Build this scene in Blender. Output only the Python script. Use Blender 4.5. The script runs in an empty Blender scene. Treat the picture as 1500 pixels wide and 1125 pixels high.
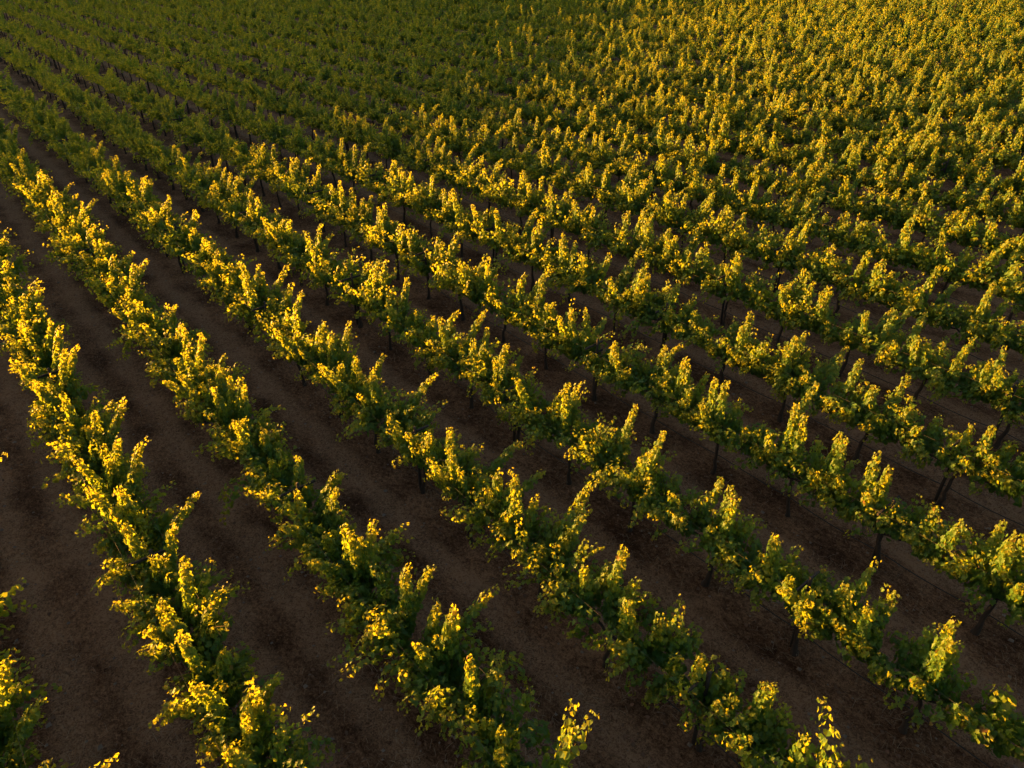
import bpy, math
import numpy as np

sc = bpy.context.scene
col = sc.collection
rng = np.random.default_rng(7)
R = math.radians

# ------------------------------------------------------------------ layout
CAM_H = 10.99
F_PX = 1050.0                       # focal length in pixels of a 1500 px wide frame
PITCH = 0.5843                      # the camera looks this far down
ROW_ANG = 0.6947                   # the rows run this far left of the heading
U = np.array([-math.sin(ROW_ANG), math.cos(ROW_ANG)])     # along a row, away from the camera
V = np.array([math.cos(ROW_ANG), math.sin(ROW_ANG)])      # across the rows
ROW_GAP, VINE_GAP = 2.74, 1.919
V0 = -2.005                          # the row nearest the lower left corner
S0 = 4.859                           # one vine of every row stands here
SUN_EL, SUN_LEFT = R(3.9), R(72.0)
SUN_H = np.array([-math.sin(SUN_LEFT), math.cos(SUN_LEFT)])   # horizontal direction towards the sun


def row_v(r):
    return V0 + r * ROW_GAP


def world(s, v):
    return s * U[0] + v * V[0], s * U[1] + v * V[1]


def lie(v):
    """height of the ground: flat near the camera, rising gently across the rows beyond"""
    w = np.minimum(v, 150.0) - 9.0
    return 0.055 * 0.5 * (w + np.sqrt(w * w + 9.0)) - 0.006


def lie_xy(x, y):
    return lie(x * V[0] + y * V[1])


CP, SP = math.cos(PITCH), math.sin(PITCH)


def to_px(x, y, z):
    zc = y * CP + (CAM_H - z) * SP
    yc = (CAM_H - z) * CP - y * SP
    return 750 + F_PX * x / zc, 562.5 + F_PX * yc / zc, zc


# ------------------------------------------------------------------ materials
def new_mat(name):
    m = bpy.data.materials.new(name)
    m.use_nodes = True
    nt = m.node_tree
    nt.nodes.clear()
    out = nt.nodes.new('ShaderNodeOutputMaterial')
    return m, nt, out


def N(nt, kind, **kw):
    n = nt.nodes.new(kind)
    for k, val in kw.items():
        if k in n.inputs.keys():
            n.inputs[k].default_value = val
        else:
            setattr(n, k, val)
    return n


def ramp(nt, stops):
    r = nt.nodes.new('ShaderNodeValToRGB')
    e = r.color_ramp.elements
    while len(e) < len(stops):
        e.new(0.5)
    for el, (p, c) in zip(e, stops):
        el.position = p
        el.color = (c[0], c[1], c[2], 1)
    return r


def leaf_material():
    m, nt, out = new_mat('vine_leaf')
    L = nt.links.new
    geo = N(nt, 'ShaderNodeNewGeometry')
    att = N(nt, 'ShaderNodeAttribute', attribute_name='age')
    jit = N(nt, 'ShaderNodeMath', operation='MULTIPLY_ADD')
    L(geo.outputs['Random Per Island'], jit.inputs[0])
    jit.inputs[1].default_value = 0.26
    L(att.outputs['Fac'], jit.inputs[2])
    cr = ramp(nt, [(0.0, (0.038, 0.106, 0.022)), (0.45, (0.066, 0.142, 0.024)),
                   (0.8, (0.135, 0.165, 0.016)), (1.0, (0.200, 0.185, 0.018))])
    L(jit.outputs[0], cr.inputs[0])
    ct = ramp(nt, [(0.0, (0.14, 0.28, 0.022)), (0.42, (0.34, 0.39, 0.020)), (1.0, (0.64, 0.50, 0.02))])
    L(jit.outputs[0], ct.inputs[0])
    # a few leaves already turning rust red
    lt = N(nt, 'ShaderNodeMath', operation='GREATER_THAN')
    wn = N(nt, 'ShaderNodeMath', operation='FRACT')
    mu = N(nt, 'ShaderNodeMath', operation='MULTIPLY')
    L(geo.outputs['Random Per Island'], mu.inputs[0])
    mu.inputs[1].default_value = 37.7
    L(mu.outputs[0], wn.inputs[0])
    L(wn.outputs[0], lt.inputs[0])
    lt.inputs[1].default_value = 0.994
    mx = N(nt, 'ShaderNodeMix', data_type='RGBA')
    L(lt.outputs[0], mx.inputs['Factor'])
    L(cr.outputs[0], mx.inputs['A'])
    mx.inputs['B'].default_value = (0.17, 0.075, 0.028, 1)
    bs = N(nt, 'ShaderNodeBsdfPrincipled', Roughness=0.48)
    bs.inputs['Specular IOR Level'].default_value = 0.35
    L(mx.outputs['Result'], bs.inputs['Base Color'])
    tr = N(nt, 'ShaderNodeBsdfTranslucent')
    L(ct.outputs[0], tr.inputs['Color'])
    ms = N(nt, 'ShaderNodeMixShader')
    ms.inputs[0].default_value = 0.54
    L(bs.outputs[0], ms.inputs[1])
    L(tr.outputs[0], ms.inputs[2])
    L(ms.outputs[0], out.inputs[0])
    return m


def bark_material(name, c0, c1, scale=30):
    m, nt, out = new_mat(name)
    L = nt.links.new
    tc = N(nt, 'ShaderNodeTexCoord')
    mp = N(nt, 'ShaderNodeMapping')
    mp.inputs['Scale'].default_value = (1, 1, 0.2)
    L(tc.outputs['Object'], mp.inputs[0])
    nz = N(nt, 'ShaderNodeTexNoise', Scale=scale, Detail=5.0)
    L(mp.outputs[0], nz.inputs['Vector'])
    cr = ramp(nt, [(0.3, c0), (0.7, c1)])
    L(nz.outputs['Fac'], cr.inputs[0])
    bs = N(nt, 'ShaderNodeBsdfPrincipled', Roughness=0.9)
    L(cr.outputs[0], bs.inputs['Base Color'])
    bp = N(nt, 'ShaderNodeBump', Strength=0.6, Distance=0.01)
    L(nz.outputs['Fac'], bp.inputs['Height'])
    L(bp.outputs[0], bs.inputs['Normal'])
    L(bs.outputs[0], out.inputs[0])
    return m


def plain_material(name, c, rough=0.6, metal=0.0):
    m, nt, out = new_mat(name)
    nz = N(nt, 'ShaderNodeTexNoise', Scale=14.0, Detail=3.0)
    cr = ramp(nt, [(0.3, [k * 0.75 for k in c]), (0.7, [k * 1.2 for k in c])])
    nt.links.new(nz.outputs['Fac'], cr.inputs[0])
    bs = N(nt, 'ShaderNodeBsdfPrincipled', Roughness=rough, Metallic=metal)
    nt.links.new(cr.outputs[0], bs.inputs['Base Color'])
    nt.links.new(bs.outputs[0], out.inputs[0])
    return m


def soil_material():
    m, nt, out = new_mat('dry_soil')
    L = nt.links.new
    geo = N(nt, 'ShaderNodeNewGeometry')
    rot = N(nt, 'ShaderNodeMapping')
    rot.inputs['Rotation'].default_value = (0, 0, -ROW_ANG)
    L(geo.outputs['Position'], rot.inputs[0])          # x = across the rows, y = along them
    sep = N(nt, 'ShaderNodeSeparateXYZ')
    L(rot.outputs[0], sep.inputs[0])
    # wheel tracks: two paler worn bands in every aisle
    ph = N(nt, 'ShaderNodeMath', operation='MULTIPLY_ADD')
    L(sep.outputs['X'], ph.inputs[0])
    ph.inputs[1].default_value = 1 / ROW_GAP
    ph.inputs[2].default_value = -V0 / ROW_GAP + 50
    fr = N(nt, 'ShaderNodeMath', operation='FRACT')
    L(ph.outputs[0], fr.inputs[0])
    c5 = N(nt, 'ShaderNodeMath', operation='SUBTRACT')
    L(fr.outputs[0], c5.inputs[0])
    c5.inputs[1].default_value = 0.5
    ab = N(nt, 'ShaderNodeMath', operation='ABSOLUTE')
    L(c5.outputs[0], ab.inputs[0])                      # 0 = mid aisle, 0.5 = vine line
    wob = N(nt, 'ShaderNodeTexNoise', Scale=0.9, Detail=3.0)
    L(geo.outputs['Position'], wob.inputs['Vector'])
    wa = N(nt, 'ShaderNodeMath', operation='MULTIPLY_ADD')
    L(wob.outputs['Fac'], wa.inputs[0])
    wa.inputs[1].default_value = 0.26
    L(ab.outputs[0], wa.inputs[2])
    track = ramp(nt, [(0.18, (0, 0, 0)), (0.28, (1, 1, 1)), (0.38, (1, 1, 1)), (0.47, (0, 0, 0))])
    L(wa.outputs[0], track.inputs[0])
    n1 = N(nt, 'ShaderNodeTexNoise', Scale=0.7, Detail=6.0, Roughness=0.6)
    L(geo.outputs['Position'], n1.inputs['Vector'])
    st = N(nt, 'ShaderNodeMapping')
    st.inputs['Scale'].default_value = (9, 5, 5)
    L(rot.outputs[0], st.inputs[0])
    n2 = N(nt, 'ShaderNodeTexNoise', Scale=1.6, Detail=8.0, Roughness=0.72)
    L(st.outputs[0], n2.inputs['Vector'])
    # straw-like fibres: a noise stretched one way, its direction wandering with a slow warp
    n3 = N(nt, 'ShaderNodeTexNoise', Scale=17.0, Detail=6.0, Roughness=0.75, Distortion=1.6)
    L(geo.outputs['Position'], n3.inputs['Vector'])
    base = ramp(nt, [(0.41, (0.034, 0.015, 0.008)), (0.49, (0.112, 0.059, 0.033)), (0.57, (0.255, 0.148, 0.088))])
    m1 = N(nt, 'ShaderNodeMath', operation='MULTIPLY_ADD')
    L(n1.outputs['Fac'], m1.inputs[0]); m1.inputs[1].default_value = 0.34; m1.inputs[2].default_value = 0.04
    m2 = N(nt, 'ShaderNodeMath', operation='MULTIPLY_ADD')
    L(n2.outputs['Fac'], m2.inputs[0]); m2.inputs[1].default_value = 0.30
    L(m1.outputs[0], m2.inputs[2])
    m3 = N(nt, 'ShaderNodeMath', operation='MULTIPLY_ADD')
    L(n3.outputs['Fac'], m3.inputs[0]); m3.inputs[1].default_value = 0.44; m3.inputs[2].default_value = -0.09
    m4 = N(nt, 'ShaderNodeMath', operation='ADD')
    L(m2.outputs[0], m4.inputs[0]); L(m3.outputs[0], m4.inputs[1])
    L(m4.outputs[0], base.inputs[0])
    dust = N(nt, 'ShaderNodeMix', data_type='RGBA')
    tf = N(nt, 'ShaderNodeMath', operation='MULTIPLY')
    L(track.outputs[0], tf.inputs[0])
    pat = ramp(nt, [(0.40, (0.15, 0.15, 0.15)), (0.60, (1, 1, 1))])
    L(n3.outputs['Fac'], pat.inputs[0])
    L(pat.outputs[0], tf.inputs[1])
    L(tf.outputs[0], dust.inputs['Factor'])
    L(base.outputs[0], dust.inputs['A'])
    dust.inputs['B'].default_value = (0.28, 0.172, 0.108, 1)
    bs = N(nt, 'ShaderNodeBsdfPrincipled', Roughness=0.95)
    bs.inputs['Specular IOR Level'].default_value = 0.1
    L(dust.outputs['Result'], bs.inputs['Base Color'])
    bp = N(nt, 'ShaderNodeBump', Strength=1.0, Distance=0.10)
    L(m4.outputs[0], bp.inputs['Height'])
    L(bp.outputs[0], bs.inputs['Normal'])
    L(bs.outputs[0], out.inputs[0])
    return m


LEAF = leaf_material()
BARK = bark_material('vine_bark', (0.018, 0.012, 0.009), (0.050, 0.034, 0.026))
CANE = bark_material('green_cane', (0.060, 0.045, 0.018), (0.10, 0.060, 0.028), 12)
POST = bark_material('weathered_post', (0.014, 0.010, 0.008), (0.036, 0.027, 0.022))
WIRE = plain_material('wire_steel', (0.13, 0.10, 0.085), 0.6, 0.1)
HOSE = plain_material('black_hose', (0.008, 0.007, 0.007), 0.5)
SOIL = soil_material()
STRAW = plain_material('dry_straw', (0.24, 0.175, 0.12), 0.8)
GRASS = bark_material('hill_grass', (0.045, 0.050, 0.018), (0.13, 0.105, 0.045), 0.6)
STONE = plain_material('field_stone', (0.16, 0.125, 0.105), 0.9)
LITTER = plain_material('fallen_leaf', (0.12, 0.060, 0.035), 0.8)


# ------------------------------------------------------------------ mesh helpers
def tag(o, label=None, cat=None, group=None, kind=None):
    if label: o['label'] = label
    if cat: o['category'] = cat
    if group: o['group'] = group
    if kind: o['kind'] = kind
    return o


def link(name, me, parent=None):
    o = bpy.data.objects.new(name, me)
    col.objects.link(o)
    if parent is not None:
        o.parent = parent
    return o


def empty(name, loc, rz=0.0):
    o = bpy.data.objects.new(name, None)
    o.empty_display_size = 0.2
    col.objects.link(o)
    o.location = loc
    o.rotation_euler = (0, 0, rz)
    return o


class Geo:
    """collects polygon soups (vertices, equal-sized faces, material slot, age)"""
    def __init__(self):
        self.v, self.f, self.m, self.a, self.n = [], [], [], [], 0

    def add(self, verts, faces, slot=0, age=None):
        verts = np.asarray(verts, np.float32).reshape(-1, 3)
        faces = np.asarray(faces, np.int64)
        self.v.append(verts)
        self.f.append(faces + self.n)
        self.m.append(slot)
        self.a.append(np.zeros(len(verts), np.float32) if age is None else np.asarray(age, np.float32))
        self.n += len(verts)

    def mesh(self, name, mats, smooth=False):
        me = bpy.data.meshes.new(name)
        v = np.concatenate(self.v)
        me.vertices.add(len(v))
        me.vertices.foreach_set('co', v.ravel())
        tot = np.concatenate([np.full(len(f), f.shape[1], np.int32) for f in self.f])
        idx = np.concatenate([f.ravel() for f in self.f]).astype(np.int32)
        me.loops.add(len(idx))
        me.loops.foreach_set('vertex_index', idx)
        me.polygons.add(len(tot))
        start = np.concatenate([[0], np.cumsum(tot)[:-1]]).astype(np.int32)
        me.polygons.foreach_set('loop_start', start)
        me.polygons.foreach_set('loop_total', tot)
        mi = np.concatenate([np.full(len(f), s, np.int32) for f, s in zip(self.f, self.m)])
        me.polygons.foreach_set('material_index', mi)
        me.polygons.foreach_set('use_smooth', np.full(len(tot), bool(smooth)))
        for m in mats:
            me.materials.append(m)
        at = me.attributes.new('age', 'FLOAT', 'POINT')
        at.data.foreach_set('value', np.concatenate(self.a))
        me.update(calc_edges=True)
        return me


def tubes(geo, paths, radii, sides=6, slot=0):
    """paths (K, n, 3), radii (K, n): K tapered tubes at once"""
    P = np.asarray(paths, float)
    K, n, _ = P.shape
    rad = np.broadcast_to(np.asarray(radii, float), (K, n))
    T = np.gradient(P, axis=1)
    T /= np.linalg.norm(T, axis=2, keepdims=True) + 1e-9
    ref = np.where(np.abs(T[..., 2:3]) > 0.9, np.array([1.0, 0, 0]), np.array([0, 0, 1.0]))
    A = np.cross(T, ref)
    A /= np.linalg.norm(A, axis=2, keepdims=True) + 1e-9
    B = np.cross(T, A)
    ang = np.arange(sides) * 2 * math.pi / sides
    ring = (P[:, :, None, :] + rad[:, :, None, None] *
            (A[:, :, None, :] * np.cos(ang)[None, None, :, None] + B[:, :, None, :] * np.sin(ang)[None, None, :, None]))
    verts = ring.reshape(-1, 3)
    k, i, j = np.meshgrid(np.arange(K), np.arange(n - 1), np.arange(sides), indexing='ij')
    b = k * n * sides
    j2 = (j + 1) % sides
    f = np.stack([b + i * sides + j, b + i * sides + j2, b + (i + 1) * sides + j2, b + (i + 1) * sides + j], -1)
    geo.add(verts, f.reshape(-1, 4), slot)
    caps = np.arange(K)[:, None] * n * sides + (n - 1) * sides + np.arange(sides)[None, :]
    geo.add(np.zeros((0, 3)), caps - geo.n, slot)


# leaf outlines: x across, y to the tip, both halves folded up along the midrib
HALF = np.array([(0.00, 0.0), (0.26, -0.20), (0.54, 0.02), (0.40, 0.24), (0.55, 0.50), (0.26, 0.58), (0.0, 0.95)])
LOB = np.array([(x, y, 0.22 * abs(x) - 0.22 * y * y) for x, y in HALF] + [(-x, y, 0.22 * abs(x) - 0.22 * y * y) for x, y in HALF[1:-1]])
LOB_F = np.array([[0, 1, 2, 3, 4, 5, 6], [0, 6, 11, 10, 9, 8, 7]])
MID = np.array([(0, -0.05, 0), (0.5, 0.1, 0.12), (0.42, 0.58, 0.02), (0, 0.95, -0.2), (-0.42, 0.58, 0.02), (-0.5, 0.1, 0.12)])
MID_F = np.array([[0, 1, 2, 3], [0, 3, 4, 5]])
FAR = np.array([(0, -0.1, 0), (0.5, 0.35, 0.1), (0, 0.95, -0.15), (-0.5, 0.35, 0.1)])
FAR_F = np.array([[0, 1, 2, 3]])
SHAPES = [(LOB, LOB_F), (MID, MID_F), (FAR, FAR_F)]


def norm(a):
    return a / (np.linalg.norm(a, axis=-1, keepdims=True) + 1e-9)


def leaves(geo, P, Nn, T, size, age, lod, slot=0):
    if len(P) == 0:
        return
    Nn = norm(Nn)
    Y = norm(T - Nn * np.sum(T * Nn, -1, keepdims=True))
    X = np.cross(Y, Nn)
    sh, fc = SHAPES[lod]
    s = np.asarray(size)[:, None, None]
    v = P[:, None, :] + s * (X[:, None, :] * sh[None, :, 0:1] + Y[:, None, :] * sh[None, :, 1:2] + Nn[:, None, :] * sh[None, :, 2:3])
    f = (np.arange(len(P)) * len(sh))[:, None, None] + fc[None]
    geo.add(v.reshape(-1, 3), f.reshape(-1, fc.shape[1]), slot, np.repeat(age, len(sh)))


def grow(p0, d0, length, droop, step, g, curl=0.10):
    """K shoots at once: returns (K, n, 3) points; all use the same node count, scaled step"""
    K = len(p0)
    n = max(4, int(round(float(np.mean(length)) / step)))
    st = (length / n)[:, None]
    P = np.zeros((K, n + 1, 3))
    P[:, 0] = p0
    d = norm(d0)
    for i in range(n):
        t = (i + 1) / n
        d = norm(d + np.stack([g.normal(0, curl, K), g.normal(0, curl, K), g.normal(0, curl * 0.6, K) - droop * t], -1) * (st / 0.07) ** 0.5)
        P[:, i + 1] = P[:, i] + d * st
    return P


# blades turn outward, a little up and a little towards the side the afternoon light comes from
LIGHTWARD = np.array([-0.22, 0.10, 0.38])


def dress(geo, P, size, lod, g, per_node=1.0, t0=0.12, spread=0.07, slot=0, taper=True, ruffle=0.25):
    """leaves along grown shoots P (K, n, 3)"""
    K, n, _ = P.shape
    T = norm(np.gradient(P, axis=1))
    reps = int(math.ceil(per_node))
    allP, allN, allT, allS, allA = [], [], [], [], []
    for r in range(reps):
        tt = np.broadcast_to((np.linspace(0, 1, n))[None, :], (K, n))
        keep = (tt >= t0) & (g.random((K, n)) < (per_node if reps == 1 else per_node / reps))
        ph = g.random((K, 1)) * 6.28 + np.arange(n)[None, :] * math.pi + g.normal(0, 0.7, (K, n)) + r * 1.6
        ref = np.array([0.31, 0.95, 0.05])
        A = norm(np.cross(T, np.broadcast_to(ref, T.shape)))
        B = np.cross(T, A)
        out = A * np.cos(ph)[..., None] + B * np.sin(ph)[..., None]
        sp = spread * (0.6 + 0.8 * g.random((K, n))) * (1.15 - 0.6 * tt)
        pos = P + out * sp[..., None] + g.normal(0, 0.012, P.shape)
        nn = out * 0.75 + LIGHTWARD + g.normal(0, ruffle, P.shape)
        tp = out * 0.5 + T * 0.1 + np.array([0, 0, -0.85]) + g.normal(0, 0.25, P.shape)
        sz = size * (0.72 + 0.5 * g.random((K, n)))
        if taper:
            sz = sz * np.where(tt > 0.72, 1.0 - 1.75 * (tt - 0.72), 1.0)
        ag = np.clip(0.05 + 0.52 * tt ** 1.8 + g.normal(0, 0.08, (K, n)), 0, 1)
        k = keep
        allP.append(pos[k]); allN.append(nn[k]); allT.append(tp[k]); allS.append(sz[k]); allA.append(ag[k])
    leaves(geo, np.concatenate(allP), np.concatenate(allN), np.concatenate(allT), np.concatenate(allS), np.concatenate(allA), lod, slot)


# In a vine's own frame: x across the row (to the right of the row), y along the row, z up.
# Two leafy wings hang over the foliage wires on either side of the cordon.
CORDON_Z = 1.02


def body_shoots(M, per, g, vig, step):
    """start points, directions, lengths and droop of the ordinary shoots of M vines (vine index returned too)"""
    # bunches of two to four shoots rise from each spur and lean the same way: clumps with hollows between them
    nb = max(4, per // 3)
    K = M * per
    idx = np.repeat(np.arange(M), per)
    b = g.integers(0, nb, (M, per)) if per < 3 * nb else np.tile(np.arange(per) % nb, (M, 1))
    def bunch(a):
        return np.take_along_axis(a, b, 1).ravel()
    by = np.linspace(-0.97, 0.97, nb)[None, :] + g.normal(0, 0.07, (M, nb))
    bs = np.where((np.arange(nb)[None, :] + g.integers(0, 2, (M, 1))) % 2 == 0, -1.0, 1.0) * np.where(g.random((M, nb)) < 0.8, 1, -1)
    bl = g.uniform(0.18, 1.00, (M, nb))
    by2 = g.normal(0, 0.36, (M, nb))
    bln = g.uniform(0.56, 1.20, (M, nb))
    bdr = g.uniform(0.0, 0.27, (M, nb))
    side = bunch(bs)
    p0 = np.stack([side * 0.03 + g.normal(0, 0.03, K), bunch(by) + g.normal(0, 0.04, K), CORDON_Z + 0.03 + g.normal(0, 0.03, K)], -1)
    d0 = np.stack([side * bunch(bl) + g.normal(0, 0.14, K), bunch(by2) + g.normal(0, 0.14, K), np.full(K, 1.0)], -1)
    ln = bunch(bln) * g.uniform(0.8, 1.12, K) * vig[idx]
    dr = bunch(bdr) * g.uniform(0.7, 1.3, K)
    return idx, p0, d0, ln, dr


def build_near_vine(i, loc, lod, seed, features):
    """features: list of (x, y, z) tips in the vine's frame for tall shoots that the photo shows"""
    g = np.random.default_rng(seed)
    x, y = loc
    root = empty('grapevine', (x, y, lie_xy(x, y)), ROW_ANG)
    vig = np.array([g.uniform(0.84, 1.18)])
    # trunk: crooked, tapered, flared at the foot
    n = 9
    z = np.linspace(-0.03, CORDON_Z, n)
    tx = np.cumsum(g.normal(0, 0.018, n)); ty = np.cumsum(g.normal(0, 0.022, n))
    tx -= tx[0]; ty -= ty[0]
    P = np.stack([tx, ty, z], -1)
    r = np.linspace(0.045, 0.030, n) * g.uniform(0.85, 1.3)
    r[0] *= 1.5; r[1] *= 1.15; r[-1] *= 1.35; r += g.normal(0, 0.002, n)
    q = Geo(); tubes(q, P[None], r[None], 8)
    link('trunk', q.mesh('trunk', [BARK], True), root)
    for sgn in (-1, 1):
        m = 8
        t = np.linspace(0, 1, m)
        C = np.stack([tx[-1] * (1 - t) + g.normal(0, 0.012, m), ty[-1] * (1 - t) + sgn * t * 0.88,
                      CORDON_Z - 0.06 + 0.10 * np.minimum(1, t * 3) + g.normal(0, 0.012, m)], -1)
        q = Geo(); tubes(q, C[None], np.linspace(0.028, 0.014, m)[None], 6)
        link('cordon', q.mesh('cordon', [BARK], True), root)
    # the leafy body
    per = int(g.integers(33, 40))
    step = 0.062 if lod == 0 else 0.075
    idx, p0, d0, ln, dr = body_shoots(1, per, g, vig, step)
    q = Geo()
    Pb = grow(p0, d0, ln, dr, step, g)
    dress(q, Pb, 0.089 if lod == 0 else 0.112, lod, g, per_node=3.9 if lod == 0 else 2.8, t0=0.06, spread=0.095)
    tubes(q, Pb[:, ::2], np.linspace(0.006, 0.003, len(Pb[0, ::2]))[None], 3, 1)
    # short laterals that hang below the wires and fill the skirt
    K = 14
    sd = np.where(g.random(K) < 0.5, -1.0, 1.0)
    p0 = np.stack([sd * g.uniform(0.12, 0.36, K), g.uniform(-0.9, 0.9, K), g.uniform(1.1, 1.5, K)], -1)
    d0 = np.stack([sd * 0.7, g.normal(0, 0.5, K), g.normal(0.1, 0.4, K)], -1)
    Ps = grow(p0, d0, g.uniform(0.3, 0.55, K) * vig, g.uniform(0.15, 0.4, K), step, g)
    dress(q, Ps, 0.089 if lod == 0 else 0.112, lod, g, per_node=3.2 if lod == 0 else 2.3, t0=0.0, spread=0.10)
    link('foliage', q.mesh('foliage', [LEAF, CANE]), root)
    # upright shoots, each a spire of its own
    ups = list(features)
    extra = int(g.integers(6, 10)) if not features else int(g.integers(4, 7))
    for _ in range(extra):
        ups.append((g.normal(0.16, 0.46), g.uniform(-1.15, 0.8), 1.70 + 0.92 * g.random() ** 1.2))
    tallest = 0
    for (fx, fy, fz) in ups:
        a = np.array([np.clip(fx, -0.2, 0.2) * 0.5, np.clip(fy * 0.9, -0.88, 0.88), CORDON_Z + 0.03])
        b = np.array([fx, fy, fz])
        m = max(8, int(np.linalg.norm(b - a) / 0.058))
        t = np.linspace(0, 1, m)[:, None]
        nsh = 2 if g.random() < 0.6 or lod == 0 else 3
        q = Geo()
        qc = Geo() if lod == 0 else q
        for k in range(nsh):
            top = 1.0 - (0.12 if lod == 0 else 0.16) * k
            bow = np.array([g.normal(0, 0.05), g.normal(0, 0.06), 0.0]) * (0.35 if lod == 0 else 1)
            tt = t * top
            mid = a + (b - a) * tt
            mid[:, 2] = a[2] + (b[2] - a[2]) * (tt[:, 0] ** 0.85)
            path = mid + bow * np.sin(tt * math.pi) + np.array([g.normal(0, 0.03), g.normal(0, 0.05), 0]) * tt * (0.25 if lod == 0 else 1)
            hook = np.maximum(0, tt - 0.88 * top)
            path = path + np.concatenate([hook * g.normal(0, 0.35), hook * g.normal(0, 0.35), -hook * 0.6], 1)
            tubes(qc, path[None], np.linspace(0.006, 0.002, m)[None], 3, 0 if lod == 0 else 1)
            dress(q, path[None], 0.084 if lod == 0 else 0.098, lod, g, per_node=4.0 if lod == 0 else 3.6, t0=0.05, spread=0.072, ruffle=0.16)
        sh = link('upright_shoot', q.mesh('upright_shoot', [LEAF, CANE]), root)
        if lod == 0:
            link('cane', qc.mesh('cane', [CANE]), sh)
        tallest = max(tallest, fz)
    # now and then a long shoot trailing down into the aisle
    trailing = 0
    if g.random() < 0.16:
        sd = -1.0 if g.random() < 0.6 else 1.0
        yy = g.uniform(-0.8, 0.8)
        q = Geo()
        Pt = grow(np.array([[sd * 0.3, yy, 1.25]] * 2), np.array([[sd * 1.0, g.normal(0, .3), 0.25]] * 2) + g.normal(0, .15, (2, 3)),
                  np.array([1.25, 1.0]), np.array([0.24, 0.22]), step, g)
        Pt[..., 2] = np.maximum(Pt[..., 2], 0.06)
        tubes(q, Pt, np.linspace(0.006, 0.002, Pt.shape[1])[None], 3, 1)
        dress(q, Pt, 0.094, lod, g, per_node=2.6, t0=0.0, spread=0.08)
        link('trailing_shoot', q.mesh('trailing_shoot', [LEAF, CANE]), root)
        trailing = sd
    return root, tallest, trailing, float(vig[0])


# ------------------------------------------------------------------ which vines the camera sees
vines = []            # (row, k, s, v, x, y, zc, inframe, px, py)
for r in range(-9, 72):
    for k in range(-70, 120):
        s, v = S0 + k * VINE_GAP, row_v(r)
        x, y = world(s, v)
        if y < -6 or y > 186:
            continue
        px, py, zc = to_px(x, y, 1.35 + lie(v))
        near = zc > 0.5
        infr = near and -28 < px < 1528 and -25 < py < 1160
        # a margin round the frame: it is seen from a step aside and its shade falls into the frame
        marg = -0.66 * max(y, 0) - 34 < x < 0.66 * max(y, 0) + 12 and y > -4
        if infr or marg:
            vines.append((r, k, s, v, x, y, zc if near else 1e3, infr, px, py))
seen = sorted([t for t in vines if t[7]], key=lambda t: t[6])
near_set = {(t[0], t[1]) for t in seen[:300]}
near_list = [t for t in vines if (t[0], t[1]) in near_set]
far_list = [t for t in vines if (t[0], t[1]) not in near_set]
print('vines in frame', len(seen), 'all', len(vines), 'near limit', seen[299][6])

ORD = ['first', 'second', 'third', 'fourth', 'fifth', 'sixth', 'seventh', 'eighth', 'ninth', 'tenth', 'eleventh', 'twelfth',
       'thirteenth', 'fourteenth', 'fifteenth', 'sixteenth', 'seventeenth', 'eighteenth', 'nineteenth', 'twentieth',
       'twenty-first', 'twenty-second', 'twenty-third', 'twenty-fourth', 'twenty-fifth', 'twenty-sixth', 'twenty-seventh',
       'twenty-eighth', 'twenty-ninth', 'thirtieth', 'thirty-first', 'thirty-second', 'thirty-third', 'thirty-fourth',
       'thirty-fifth', 'thirty-sixth', 'thirty-seventh', 'thirty-eighth', 'thirty-ninth', 'fortieth']
rows_seen = sorted({t[0] for t in seen})
row_no = {r: i for i, r in enumerate(rows_seen)}
order = {}
for r in rows_seen:
    for i, t in enumerate(sorted([q for q in seen if q[0] == r], key=lambda q: q[2])):
        order[(t[0], t[1])] = i

# tall shoots the photo shows: pixel of the tip -> a tip standing over the nearest row that makes it 1.7 to 2.6 m high
TIPS = [(335, 890), (350, 990), (440, 1050), (150, 570), (160, 610), (205, 690), (85, 452), (300, 840), (455, 605), (510, 700), (610, 780), (315, 495), (385, 548), (410, 600), (590, 785), (715, 935), (740, 950), (810, 1035), (545, 755), (660, 620), (715, 645), (835, 740), (880, 768), (575, 540), (605, 548), (500, 470), (525, 495), (1005, 870), (1065, 885), (1125, 945), (930, 890), (745, 685), (630, 460), (710, 430), (795, 530), (830, 555), (900, 590), (990, 640), (960, 560), (1020, 665), (1080, 720), (1155, 742), (1210, 765), (1305, 830), (1400, 900), (1455, 920), (828, 418), (885, 440), (1000, 520), (1050, 548), (1165, 590), (1180, 605), (1215, 590), (1240, 640), (1305, 680), (1370, 660), (1425, 615), (1460, 725), (1080, 370), (1100, 345), (1165, 345), (1330, 592), (1280, 560), (1060, 310), (1230, 380), (1335, 365), (1395, 380), (1210, 310), (870, 300), (780, 330), (645, 345), (560, 300)]
feat = {}
for (px, py) in TIPS:
    d = np.array([(px - 750) / F_PX, 0, 0])
    yc = (py - 562.5) / F_PX
    dirw = np.array([(px - 750) / F_PX, CP - yc * SP, -(SP + yc * CP)])
    best = None
    for r in rows_seen[:40]:
        dv = dirw[0] * V[0] + dirw[1] * V[1]
        t = row_v(r) / dv
        if t <= 0:
            continue
        p = np.array([0, 0, CAM_H]) + dirw * t
        p[2] -= lie(row_v(r))
        e = abs(p[2] - 2.12)
        if 1.5 < p[2] < 2.75 and (best is None or e < best[0]):
            best = (e, r, p)
    if best is None:
        continue
    _, r, p = best
    s = p[0] * U[0] + p[1] * U[1]
    k = int(round((s - S0) / VINE_GAP))
    if (r, k) in near_set:
        feat.setdefault((r, k), []).append((0.0, s - (S0 + k * VINE_GAP), float(p[2])))

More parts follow.
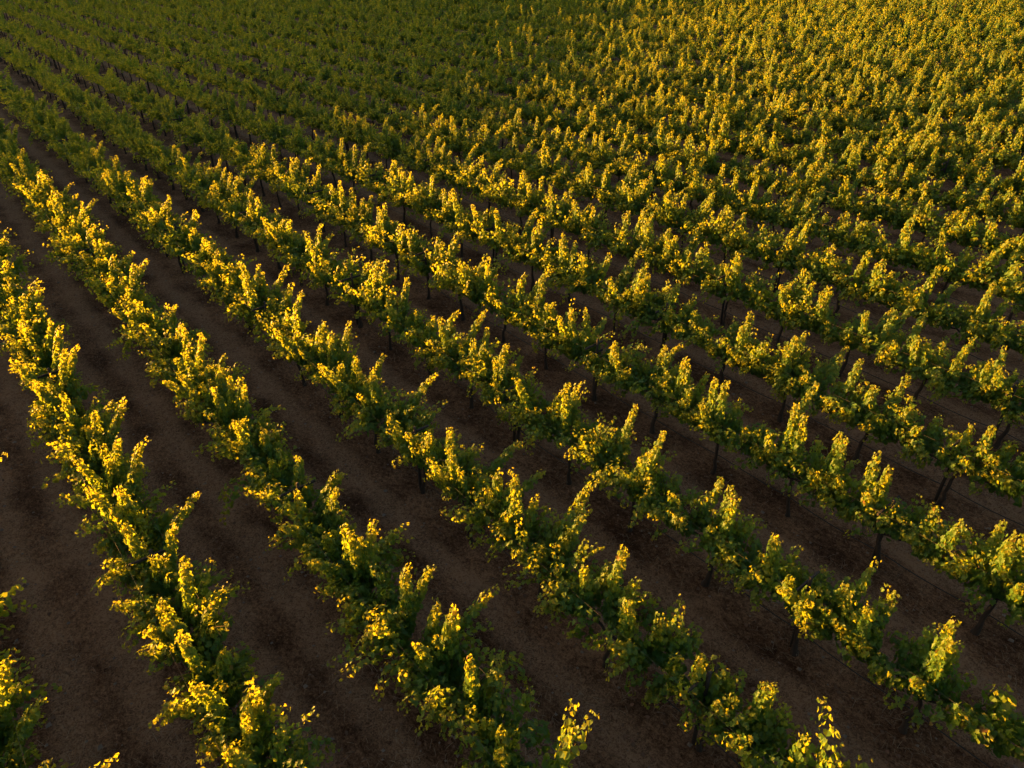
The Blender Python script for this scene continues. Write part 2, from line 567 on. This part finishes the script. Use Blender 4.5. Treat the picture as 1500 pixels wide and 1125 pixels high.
for i, t in enumerate(near_list):
    r, k, s, v, x, y, zc = t[:7]
    g = np.random.default_rng(1000 + r * 500 + k)
    lod = 0 if zc < 19 else 1
    js, jv = g.normal(0, 0.05), g.normal(0, 0.03)
    xx, yy = x + js * U[0] + jv * V[0], y + js * U[1] + jv * V[1]
    root, tall, trail, vig = build_near_vine(i, (xx, yy), lod, 5000 + r * 500 + k, feat.get((r, k), []))
    look = 'tall spiky' if tall > 2.15 else ('full bushy' if vig > 1.04 else ('thin' if vig < 0.90 else 'leafy'))
    place = ORD[order[(r, k)]] + ' from the near end of the ' + ORD[row_no[r]] + ' row from lower left'
    tag(root, look + ' grapevine, ' + place, 'grapevine', 'grapevines trained along the vineyard rows')

# ------------------------------------------------------------------ the rest of the vineyard: one object
q = Geo()
g = np.random.default_rng(77)
far_arr = np.array([(t[4], t[5], t[6]) for t in far_list])
for lo, hi, per, step, size, pn, lod in ((0, 62, 30, 0.085, 0.118, 2.9, 1), (62, 95, 28, 0.10, 0.145, 2.6, 2), (95, 2000, 24, 0.12, 0.18, 2.5, 2)):
    sel = far_arr[(far_arr[:, 2] >= lo) & (far_arr[:, 2] < hi)]
    if len(sel) == 0:
        continue
    M = len(sel)
    vig = g.uniform(0.86, 1.14, M)
    base = np.concatenate([sel[:, :2] + g.normal(0, 0.05, (M, 2)), lie_xy(sel[:, 0:1], sel[:, 1:2])], 1)

    def place(P, idx):
        X = P[..., 0] * V[0] + P[..., 1] * U[0]
        Y = P[..., 0] * V[1] + P[..., 1] * U[1]
        return np.stack([X, Y, P[..., 2]], -1) + base[idx][:, None, :]
    idx, p0, d0, ln, dr = body_shoots(M, per, g, vig * 0.95, step)
    dress(q, place(grow(p0, d0, ln, dr, step, g), idx), size, lod, g, per_node=pn, t0=0.05, spread=0.11, ruffle=0.18)
    # upright spires
    per2 = 4
    idx2 = np.repeat(np.arange(M), per2)
    K = len(idx2)
    yy = g.uniform(-0.85, 0.85, K)
    p0 = np.stack([g.normal(0, 0.14, K), yy, np.full(K, 1.2)], -1)
    d0 = np.stack([g.normal(0.18, 0.50, K), g.normal(-0.14, 0.36, K), np.full(K, 1.0)], -1)
    Pu = grow(p0, d0, 0.65 + 1.25 * g.random(K) ** 1.3, g.uniform(0, 0.05, K), step, g, 0.03)
    dress(q, place(Pu, idx2), size * 0.85, lod, g, per_node=6.5, t0=0.0, spread=0.075, ruffle=0.14)
    # trunks
    zt = np.linspace(0, CORDON_Z, 3)
    Pt = np.stack([np.zeros((M, 3)), np.zeros((M, 3)), np.broadcast_to(zt, (M, 3))], -1) + g.normal(0, 0.02, (M, 3, 3))
    tubes(q, place(Pt, np.arange(M)), np.array([[0.05, 0.038, 0.036]]), 5, 1)
o = link('vineyard', q.mesh('vineyard', [LEAF, BARK]))
tag(o, 'far rows of grapevines filling the distant field up to the top of the photo', 'vines', None, 'stuff')

# ------------------------------------------------------------------ trellis posts, wires, drip hoses
POST_H, ARM_HI, ARM_LO, ARM_W = 1.78, 1.60, 1.34, 0.38


def box_mesh(name, x0, x1, y0, y1, z0, z1, mat, bev=0.004):
    import bmesh
    bm = bmesh.new()
    bmesh.ops.create_cube(bm, size=1)
    for vv in bm.verts:
        vv.co = ((x0 + x1) / 2 + vv.co.x * (x1 - x0), (y0 + y1) / 2 + vv.co.y * (y1 - y0), (z0 + z1) / 2 + vv.co.z * (z1 - z0))
    bmesh.ops.bevel(bm, geom=bm.edges[:], offset=bev, segments=1, affect='EDGES')
    me = bpy.data.meshes.new(name)
    bm.to_mesh(me); bm.free()
    me.materials.append(mat)
    return me


q = Geo()
zz = np.linspace(-0.05, POST_H, 8)
tubes(q, np.stack([np.random.default_rng(3).normal(0, 0.003, 8), np.random.default_rng(4).normal(0, 0.003, 8), zz], -1)[None],
      np.linspace(0.036, 0.032, 8)[None], 8)
post_me = q.mesh('post', [POST], True)
arm_hi = box_mesh('crossarm', -ARM_W, ARM_W, 0.040, 0.075, ARM_HI - 0.028, ARM_HI + 0.028, POST)
arm_lo = box_mesh('crossarm', -ARM_W * 0.72, ARM_W * 0.72, 0.040, 0.075, ARM_LO - 0.028, ARM_LO + 0.028, POST)
first = None
posts_in_row = {}
pl = []
for t in vines:
    r, k, s, v, x, y, zc, infr = t[:8]
    if k % 4 == 3 and infr and zc < 62:
        pl.append((r, k, zc))
for r, k, zc in sorted(pl, key=lambda a: (a[0], a[1])):
    i = posts_in_row.get(r, 0)
    posts_in_row[r] = i + 1
    g = np.random.default_rng(31 + r * 97 + k)
    s = S0 + k * VINE_GAP + 0.075
    x, y = world(s, row_v(r) + 0.02)
    if first is None:
        root = empty('trellis_post', (x, y, lie_xy(x, y)), ROW_ANG)
        link('post', post_me, root); link('crossarm', arm_hi, root); link('crossarm', arm_lo, root)
        first = root
    else:
        root = first.copy(); col.objects.link(root)
        root.location = (x, y, lie_xy(x, y))
        for ch in first.children:
            c = ch.copy(); col.objects.link(c); c.parent = root
    root.rotation_euler = (g.normal(0, 0.02), g.normal(0, 0.02), ROW_ANG + g.normal(0, 0.03))
    tag(root, 'dark trellis post, ' + ORD[i] + ' from the near end of ' + ORD[row_no[r]] + ' row from lower left',
        'post', 'trellis posts along the vine rows')


def row_span(r):
    ks = [t[1] for t in vines if t[0] == r and t[7] and t[6] < 75]
    return (S0 + (min(ks) - 3) * VINE_GAP, S0 + (max(ks) + 2) * VINE_GAP) if ks else None


wire_spec = [(-ARM_W + 0.03, ARM_HI + 0.032, 'left upper'), (ARM_W - 0.03, ARM_HI + 0.032, 'right upper'),
             (-ARM_W * 0.72 + 0.02, ARM_LO + 0.032, 'left lower'), (ARM_W * 0.72 - 0.02, ARM_LO + 0.032, 'right lower')]
for r in rows_seen[:20]:
    sp = row_span(r)
    if sp is None:
        continue
    s0, s1 = sp
    ox, oy = world((s0 + s1) / 2, row_v(r))
    L = s1 - s0
    for wx, wz, nm in wire_spec:
        n = max(6, int(L / 0.9))
        yy = np.linspace(-L / 2, L / 2, n)
        k = (yy + (s0 + s1) / 2 - (S0 + 3 * VINE_GAP)) / (4 * VINE_GAP)
        sag = -0.05 * (1 - (2 * (k - np.floor(k)) - 1) ** 2)
        q = Geo(); tubes(q, np.stack([np.full(n, wx), yy, wz + sag], -1)[None], np.full((1, n), 0.0014), 4)
        o = link('foliage_wire', q.mesh('foliage_wire', [WIRE], True))
        o.location = (ox, oy, lie(row_v(r))); o.rotation_euler = (0, 0, ROW_ANG)
        tag(o, nm + ' foliage wire strung along the ' + ORD[row_no[r]] + ' vine row from lower left', 'wire', 'foliage wires on the trellis')
    n = max(8, int(L / 0.3))
    yy = np.linspace(-L / 2, L / 2, n)
    k = (yy + (s0 + s1) / 2 - S0) / VINE_GAP
    g = np.random.default_rng(400 + r)
    sag = -0.06 * (1 - (2 * (k - np.floor(k)) - 1) ** 2) * (0.5 + 0.5 * np.sin(np.floor(k) * 2.3) ** 2)
    q = Geo(); tubes(q, np.stack([0.045 + 0.02 * np.sin(k * 2.1), yy, 0.46 + sag], -1)[None], np.full((1, n), 0.010), 6)
    o = link('drip_hose', q.mesh('drip_hose', [HOSE], True))
    o.location = (ox, oy, lie(row_v(r))); o.rotation_euler = (0, 0, ROW_ANG)
    tag(o, 'black drip irrigation hose slung under the ' + ORD[row_no[r]] + ' vine row from lower left', 'hose', 'drip hoses under the vine rows')

# ------------------------------------------------------------------ the ground, its litter, the hill that shades the far left
ground = Geo()
xs = np.unique(np.concatenate([np.linspace(-1500, -70, 12), np.linspace(-70, 70, 141), np.linspace(70, 1500, 12)]))
ys = np.unique(np.concatenate([np.linspace(-900, -6, 8), np.linspace(-6, 90, 97), np.linspace(90, 2500, 16)]))
gx, gy = np.meshgrid(xs, ys, indexing='ij')
gz = (0.02 * np.sin(gx * 2.3 + 1.3 * np.sin(gy * 0.9)) * np.sin(gy * 1.9) + 0.012 * np.sin(gx * 5.1 + gy * 3.7)) - 0.01
gz[(np.abs(gx) > 69) | (gy < -5) | (gy > 89)] = -0.02
gz = gz + lie_xy(gx, gy)
nx, ny = len(xs), len(ys)
ii, jj = np.meshgrid(np.arange(nx - 1), np.arange(ny - 1), indexing='ij')
f = np.stack([ii * ny + jj, (ii + 1) * ny + jj, (ii + 1) * ny + jj + 1, ii * ny + jj + 1], -1).reshape(-1, 4)
ground.add(np.stack([gx, gy, gz], -1), f)
o = link('ground', ground.mesh('ground', [SOIL], True))
tag(o, None, None, None, 'structure')

# hill west of the field, out of the frame: the low sun leaves the far left of the field in its shade
W = np.array([-SUN_H[1], SUN_H[0]])
if W[1] < 0:
    W = -W
Qd = -SUN_H
qh = -190.0
pp = np.linspace(-4, 420, 213)
crest_q = np.interp(pp, [4, 9, 14, 19, 24, 29, 34, 40, 68, 83, 95, 130, 160, 240, 420], [-150, -60, -34, -25, -18, -13, -8, -5, -6, -2, 3, 18, 28, 54, 94])
crest = 1.7 + lie_xy(pp * W[0] + crest_q * Qd[0], pp * W[1] + crest_q * Qd[1]) + (crest_q - qh) * math.tan(SUN_EL)
crest = np.where(pp < 6, crest * np.clip((pp + 4) / 10, 0, 1), crest)
gh = np.random.default_rng(12)
crest = crest + 0.35 * np.sin(pp * 0.9) + 0.25 * np.sin(pp * 2.1 + 1) + 0.2 * gh.normal(0, 1, len(pp))
tq = np.linspace(0, 1, 40)
prof_q = -70.0 + tq * 230.0                                       # from the foot beside the field, over the crest, to the back
prof_h = np.where(prof_q < 0, np.cos(np.clip(prof_q / 70.0, -1, 0) * math.pi) * 0.5 + 0.5,
                  np.cos(np.clip(prof_q / 160.0, 0, 1) * math.pi) * 0.5 + 0.5)
hg = Geo()
HQ = qh - prof_q[None, :] + 0 * pp[:, None]
HX = pp[:, None] * W[0] + HQ * Qd[0]
HY = pp[:, None] * W[1] + HQ * Qd[1]
lump = (np.sin(pp[:, None] * 0.11 + HQ * 0.07) * np.sin(HQ * 0.13 + pp[:, None] * 0.05) + 0.4 * np.sin(pp[:, None] * 0.37 + HQ * 0.29))
HZ = np.maximum(crest, 0.0)[:, None] * prof_h[None, :] + 0.9 * lump * prof_h[None, :] * (1 - prof_h[None, :]) * 4 - 0.1 + lie_xy(HX, HY) * (1 - prof_h[None, :])
a, b = np.meshgrid(np.arange(len(pp) - 1), np.arange(len(prof_q) - 1), indexing='ij')
m = len(prof_q)
f = np.stack([a * m + b, (a + 1) * m + b, (a + 1) * m + b + 1, a * m + b + 1], -1).reshape(-1, 4)
hg.add(np.stack([HX, HY, HZ], -1), f)
o = link('hills', hg.mesh('hills', [GRASS], True))
tag(o, None, None, None, 'structure')

# straw, pebbles and fallen leaves strewn over the near ground
g = np.random.default_rng(21)


def scatter(n, far):
    out = []
    while sum(len(a) for a in out) < n:
        y = far * g.random(4 * n) ** 1.5
        x = (g.random(4 * n) * 2 - 1) * (0.66 * y + 9)
        out.append(np.stack([x, y], -1))
    return np.concatenate(out)[:n]


P = scatter(60000, 36)
clump = np.sin(P[:, 0] * 1.7 + np.sin(P[:, 1] * 1.3)) * np.sin(P[:, 1] * 2.1 + 0.6 * P[:, 0]) + g.normal(0, 0.5, len(P))
P = P[clump > 0.15]
n = len(P)
a = g.random(n) * 6.28
ln = g.uniform(0.06, 0.26, n)
w = g.uniform(0.0015, 0.0035, n)
up = g.uniform(0.0, 0.10, n)
d = np.stack([np.cos(a), np.sin(a)], -1)
e = np.stack([-np.sin(a), np.cos(a)], -1)
zz0 = 0.022 + lie_xy(P[:, 0], P[:, 1])
v0 = np.concatenate([P + e * w[:, None], zz0[:, None]], 1)
v1 = np.concatenate([P - e * w[:, None], zz0[:, None]], 1)
v2 = np.concatenate([P + d * ln[:, None] * 0.55 - e * w[:, None], (zz0 + up)[:, None]], 1)
v3 = np.concatenate([P + d * ln[:, None] * 0.55 + e * w[:, None], (zz0 + up)[:, None]], 1)
v4 = np.concatenate([P + d * ln[:, None] + e * 0.02 * g.normal(0, 1, (n, 1)), (zz0 + up * 0.5)[:, None]], 1)
q = Geo()
q.add(np.stack([v0, v1, v2, v3, v4], 1), ((np.arange(n) * 5)[:, None, None] + np.array([[0, 1, 2, 3]])[None]).reshape(-1, 4))
q.add(np.zeros((0, 3)), (np.arange(n) * 5)[:, None] + np.array([[3, 2, 4]]) - q.n)
o = link('dry_grass', q.mesh('dry_grass', [STRAW]))
tag(o, 'dry straw and grass strewn over the brown soil between the rows', 'dry grass', None, 'stuff')

P = scatter(5200, 34)
n = len(P)
rr = g.uniform(0.012, 0.04, n) * np.where(g.random(n) < 0.08, 1.6, 1.0)
octv = np.array([(1, 0, 0), (0, 1, 0), (-1, 0, 0), (0, -1, 0), (0, 0, .75), (0, 0, -.4)], float)
octf = np.array([(0, 1, 4), (1, 2, 4), (2, 3, 4), (3, 0, 4), (1, 0, 5), (2, 1, 5), (3, 2, 5), (0, 3, 5)])
vv = octv[None] * (rr[:, None, None]) * g.uniform(0.6, 1.25, (n, 6, 3))
vv[..., :2] += P[:, None, :]
vv[..., 2] += 0.014 + lie_xy(P[:, 0], P[:, 1])[:, None]
q = Geo(); q.add(vv, ((np.arange(n) * 6)[:, None, None] + octf[None]).reshape(-1, 3))
o = link('pebbles', q.mesh('pebbles', [STONE]))
tag(o, 'small pale stones and clods scattered over the brown soil', 'pebbles', None, 'stuff')

P = scatter(6500, 34)
n = len(P)
q = Geo()
leaves(q, np.concatenate([P, 0.03 + lie_xy(P[:, 0:1], P[:, 1:2])], 1), np.array([0, 0, 1.0]) + g.normal(0, 0.35, (n, 3)),
       g.normal(0, 1, (n, 3)) * np.array([1, 1, 0.1]), g.uniform(0.04, 0.08, n), np.full(n, 0.5), 1)
o = link('leaf_litter', q.mesh('leaf_litter', [LITTER]))
tag(o, 'brown fallen vine leaves littering the soil between the rows', 'leaf litter', None, 'stuff')

# ------------------------------------------------------------------ light, sky, camera
w = bpy.data.worlds.new('World')
sc.world = w
w.use_nodes = True
nt = w.node_tree
nt.nodes.clear()
out = nt.nodes.new('ShaderNodeOutputWorld')
bg = nt.nodes.new('ShaderNodeBackground')
bg.inputs['Strength'].default_value = 0.056
sky = nt.nodes.new('ShaderNodeTexSky')
sky.sky_type = 'NISHITA'
sky.sun_disc = False
sky.sun_elevation = SUN_EL
sky.sun_rotation = math.atan2(SUN_H[0], SUN_H[1])
sky.air_density = 1.0
sky.dust_density = 3.0
sky.ozone_density = 1.0
nt.links.new(sky.outputs[0], bg.inputs['Color'])
nt.links.new(bg.outputs[0], out.inputs[0])

sun = bpy.data.lights.new('sun', 'SUN')
sun.energy = 5.0
sun.angle = R(0.5)
sun.color = (1.0, 0.455, 0.08)
so = bpy.data.objects.new('sun', sun)
col.objects.link(so)
from mathutils import Vector
dv = Vector((SUN_H[0] * math.cos(SUN_EL), SUN_H[1] * math.cos(SUN_EL), math.sin(SUN_EL)))
so.rotation_euler = dv.to_track_quat('Z', 'Y').to_euler()
so.location = (-40, 0, 30)

cam = bpy.data.cameras.new('camera')
cam.sensor_width = 36
cam.lens = 36 * F_PX / 1500
cam.clip_end = 5000
co = bpy.data.objects.new('camera', cam)
col.objects.link(co)
co.location = (0, 0, CAM_H)
co.rotation_euler = (math.pi / 2 - PITCH, 0, 0)
sc.camera = co

sc.render.engine = 'CYCLES'
sc.cycles.max_bounces = 6
sc.cycles.diffuse_bounces = 4
sc.cycles.transmission_bounces = 4
sc.view_settings.view_transform = 'Standard'
sc.view_settings.look = 'None'
sc.view_settings.exposure = 3.05
sc.view_settings.gamma = 1.0
